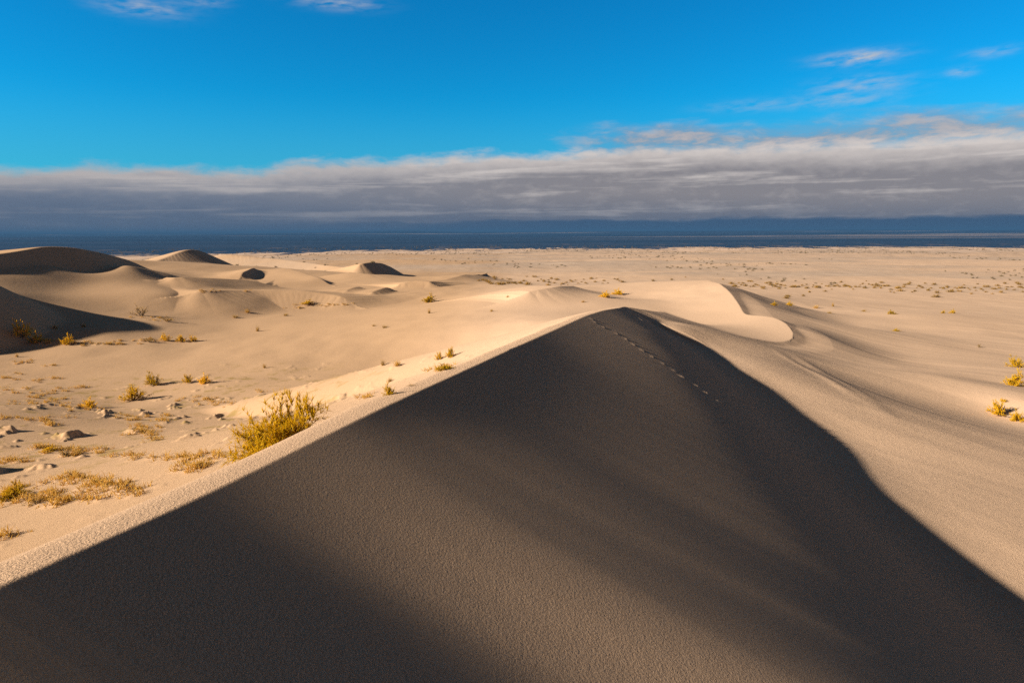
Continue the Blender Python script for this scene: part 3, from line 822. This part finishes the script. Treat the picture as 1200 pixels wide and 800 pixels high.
# top edge of the stratus bank as a curve over azimuth
edge = t.n('ShaderNodeFloatCurve')
cur = edge.mapping.curves[0]
top = [azel(*q) for q in ((-200, 199), (0, 197), (100, 196), (200, 197), (290, 197), (345, 190), (400, 186), (500, 183), (600, 177), (700, 174), (800, 171), (900, 168), (1000, 166), (1100, 160), (1200, 152), (1400, 145))]
pts = [((a + 60) / 120, e / 20) for a, e in top]
pts = [(0, pts[0][1])] + pts + [(1, pts[-1][1])]
while len(cur.points) < len(pts): cur.points.new(.5, .5)
for p_, (a, b) in zip(cur.points, pts): p_.location = (a, b); p_.handle_type = 'AUTO'
edge.mapping.update()
t.l(t.m('DIVIDE', t.m('ADD', AZ, 60.0), 120.0, clamp=True), edge.inputs['Value'])
TOP = t.m('MULTIPLY', edge.outputs[0], 20.0)
n1 = t.noise(t.vec(t.m('MULTIPLY', AZ, .12), t.m('MULTIPLY', EL, .50), 0), 1.0, 7, .58, .3)
n2 = t.noise(t.vec(t.m('MULTIPLY', AZ, .055), t.m('ADD', t.m('MULTIPLY', EL, .95), t.m('MULTIPLY', AZ, -.012)), 5.0), 1.0, 6, .58, .3)
n3 = t.noise(t.vec(t.m('MULTIPLY', AZ, .30), t.m('MULTIPLY', EL, 1.0), 9.0), 1.0, 7, .62, .3)
n5 = t.noise(t.vec(t.m('MULTIPLY', AZ, .11), t.m('MULTIPLY', EL, .3), 12.0), 1.0, 3, .5, .2)
n6 = t.noise(t.vec(t.m('MULTIPLY', AZ, .9), t.m('MULTIPLY', EL, 2.0), 15.0), 1.0, 5, .55, .1)
below = t.m('ADD', t.m('SUBTRACT', TOP, EL), t.m('ADD', t.m('MULTIPLY', t.m('SUBTRACT', n3, .5), 1.5), t.m('MULTIPLY', t.m('SUBTRACT', n5, .5), 1.6)))
mask = t.ss(-.35, .75, t.m('ADD', below, t.m('MULTIPLY', t.m('SUBTRACT', n6, .5), .5)))
a2, e2 = azel(700, 148); a3, e3 = azel(1200, 122)
TOP2 = t.m('ADD', e2, t.m('MULTIPLY', t.m('SUBTRACT', AZ, a2), (e3 - e2) / (a3 - a2)))
below2 = t.m('ADD', t.m('SUBTRACT', TOP2, EL), t.m('MULTIPLY', t.m('SUBTRACT', n1, .5), 3.0))
mask2 = t.m('MULTIPLY', t.m('MULTIPLY', t.ss(-.4, .9, below2), t.ss(3.0, 11, t.m('ADD', AZ, t.m('MULTIPLY', t.m('SUBTRACT', n3, .5), 9.0)))), t.m('ADD', .42, t.m('MULTIPLY', t.ss(.35, .62, n3), .50)))
light = t.m('ADD', t.m('MULTIPLY', t.ss(2.3, .1, below), .95), t.m('MULTIPLY', t.ss(.50, .70, n2), .60))
light = t.m('ADD', t.m('ADD', light, t.m('MULTIPLY', t.m('SUBTRACT', n6, .5), .45)), t.m('MULTIPLY', t.m('SUBTRACT', n3, .5), .85), clamp=True)
cA = t.mix(t.ss(-35, 10, AZ), (.205, .232, .295, 1), (.258, .246, .266, 1))
cB = t.mix(t.ss(-35, 15, AZ), (.47, .44, .44, 1), (.68, .62, .59, 1))
cc = t.mix(light, cA, cB)
fe = t.m('ADD', EL, t.m('MULTIPLY', t.m('SUBTRACT', n1, .5), 1.3))
foot = t.m('MULTIPLY', t.ss(3.4, .6, t.m('ADD', fe, t.m('MULTIPLY', AZ, .02))), .6)
foot = t.m('MAXIMUM', foot, t.m('MULTIPLY', t.ss(1.35, .75, fe), t.m('ADD', .6, t.m('MULTIPLY', t.ss(-32, 8, AZ), .4))))
cc = t.mix(t.m('MULTIPLY', foot, .95), cc, (.042, .095, .185, 1))
c2_ = t.mix(t.ss(.4, .65, n3), (.30, .30, .34, 1), (.50, .45, .45, 1))
# small clouds
small = None
for (u, v, sa, se, k) in ((1005, 68, 2.2, .42, .75), (1010, 99, 2.8, .5, .36), (985, 118, 3.2, .5, .28), (165, 8, 2.4, .55, .42), (235, -1, 1.4, .4, .4), (395, 3, 2.6, .45, .42), (1127, 84, .7, .28, .45), (1165, 61, 1.4, .3, .25), (880, 124, 3, .4, .2), (720, 40, 5, .6, .0)):
    if k == 0: continue
    a0, e0 = azel(u, v)
    da = t.m('DIVIDE', t.m('SUBTRACT', AZ, a0), sa); de = t.m('DIVIDE', t.m('SUBTRACT', EL, e0), se)
    g_ = t.m('EXPONENT', t.m('MULTIPLY', t.m('ADD', t.m('MULTIPLY', da, da), t.m('MULTIPLY', de, de)), -1.0))
    g_ = t.m('MULTIPLY', g_, k * 1.5)
    small = g_ if small is None else t.m('ADD', small, g_)
n4 = t.noise(t.vec(t.m('MULTIPLY', AZ, .55), t.m('ADD', t.m('MULTIPLY', EL, 2.2), t.m('MULTIPLY', AZ, -.12)), 2.0), 1.0, 6, .55, .15)
small = t.m('MULTIPLY', small, t.ss(.30, .72, n4), clamp=True)
scl = t.n('ShaderNodeVectorMath', operation='SCALE'); t.l(hs.outputs[0], scl.inputs[0]); scl.inputs['Scale'].default_value = SKY_K
# sky tint (deep azure)
tint = t.mix(1.0, scl.outputs[0], (.035, .87, 1.07, 1), 'MULTIPLY')
EXPO = 1.2
inv = 1.0 / (2 ** EXPO)
def dim(col):
    nd = t.n('ShaderNodeVectorMath', operation='SCALE')
    if hasattr(col, 'links'): t.l(col, nd.inputs[0])
    else: nd.inputs[0].default_value = col[:3]
    nd.inputs['Scale'].default_value = inv; return nd.outputs[0]
tint = t.mix(t.m('MULTIPLY', t.ss(11, 4, EL), .45), tint, dim((.085, .34, .54, 1)))
res = t.mix(small, tint, dim(t.mix(0.0, (.52, .53, .56, 1), (0, 0, 0, 1))))
up = t.ss(-1.0, -.2, EL)
res = t.mix(mask2, res, dim(c2_))
res = t.mix(mask, res, dim(cc))
over = t.m('MAXIMUM', t.ss(25, 36, t.m('ADD', EL, t.m('MULTIPLY', t.m('SUBTRACT', n1, .5), 12))), t.ss(62, 95, t.m('ABSOLUTE', AZ)))  # dark overcast added outside the view to deepen the shade on the sand
over = t.m('MULTIPLY', over, t.ss(-3, 0, EL))
res = t.mix(over, res, dim(t.mix(n2, (.030, .032, .042, 1), (.053, .053, .062, 1))))
bg = t.n('ShaderNodeBackground'); t.l(res, bg.inputs[0]); bg.inputs[1].default_value = 1.0
wo = t.n('ShaderNodeOutputWorld'); t.l(bg.outputs[0], wo.inputs[0])

# ------------------------------------------------------------------ sun
sl = bpy.data.lights.new('sun', 'SUN'); sl.energy = 5.0; sl.angle = R(1.0); sl.color = (1.0, .86, .70)
so = bpy.data.objects.new('sun', sl); COL.objects.link(so)
todir = Vector((-math.cos(SUN_EL) * math.cos(SUN_AZ_BACK), -math.cos(SUN_EL) * math.sin(SUN_AZ_BACK), math.sin(SUN_EL)))
so.rotation_euler = todir.to_track_quat('Z', 'Y').to_euler(); so.location = (-60, -15, 60)

# ------------------------------------------------------------------ camera
cd = bpy.data.cameras.new('camera'); cd.sensor_width = 36; cd.lens = 36 * F / 1200; cd.clip_end = 200000; cd.clip_start = .1
co = bpy.data.objects.new('camera', cd); COL.objects.link(co); co.location = (0, 0, CAMZ)
co.rotation_mode = 'XYZ'
mrot = Matrix.Rotation(math.pi / 2 - PITCH, 4, 'X') @ Matrix.Rotation(ROLL, 4, 'Z')
co.matrix_world = Matrix.Translation((0, 0, CAMZ)) @ mrot
sc = bpy.context.scene; sc.camera = co
sc.view_settings.view_transform = 'Standard'; sc.view_settings.look = 'None'; sc.view_settings.gamma = 1; sc.view_settings.use_curve_mapping = False
sc.view_settings.exposure = EXPO
sc.cycles.sample_clamp_indirect = 1.5; sc.cycles.max_bounces = 5; sc.cycles.diffuse_bounces = 3; sc.cycles.volume_bounces = 0; sc.cycles.use_denoising = False
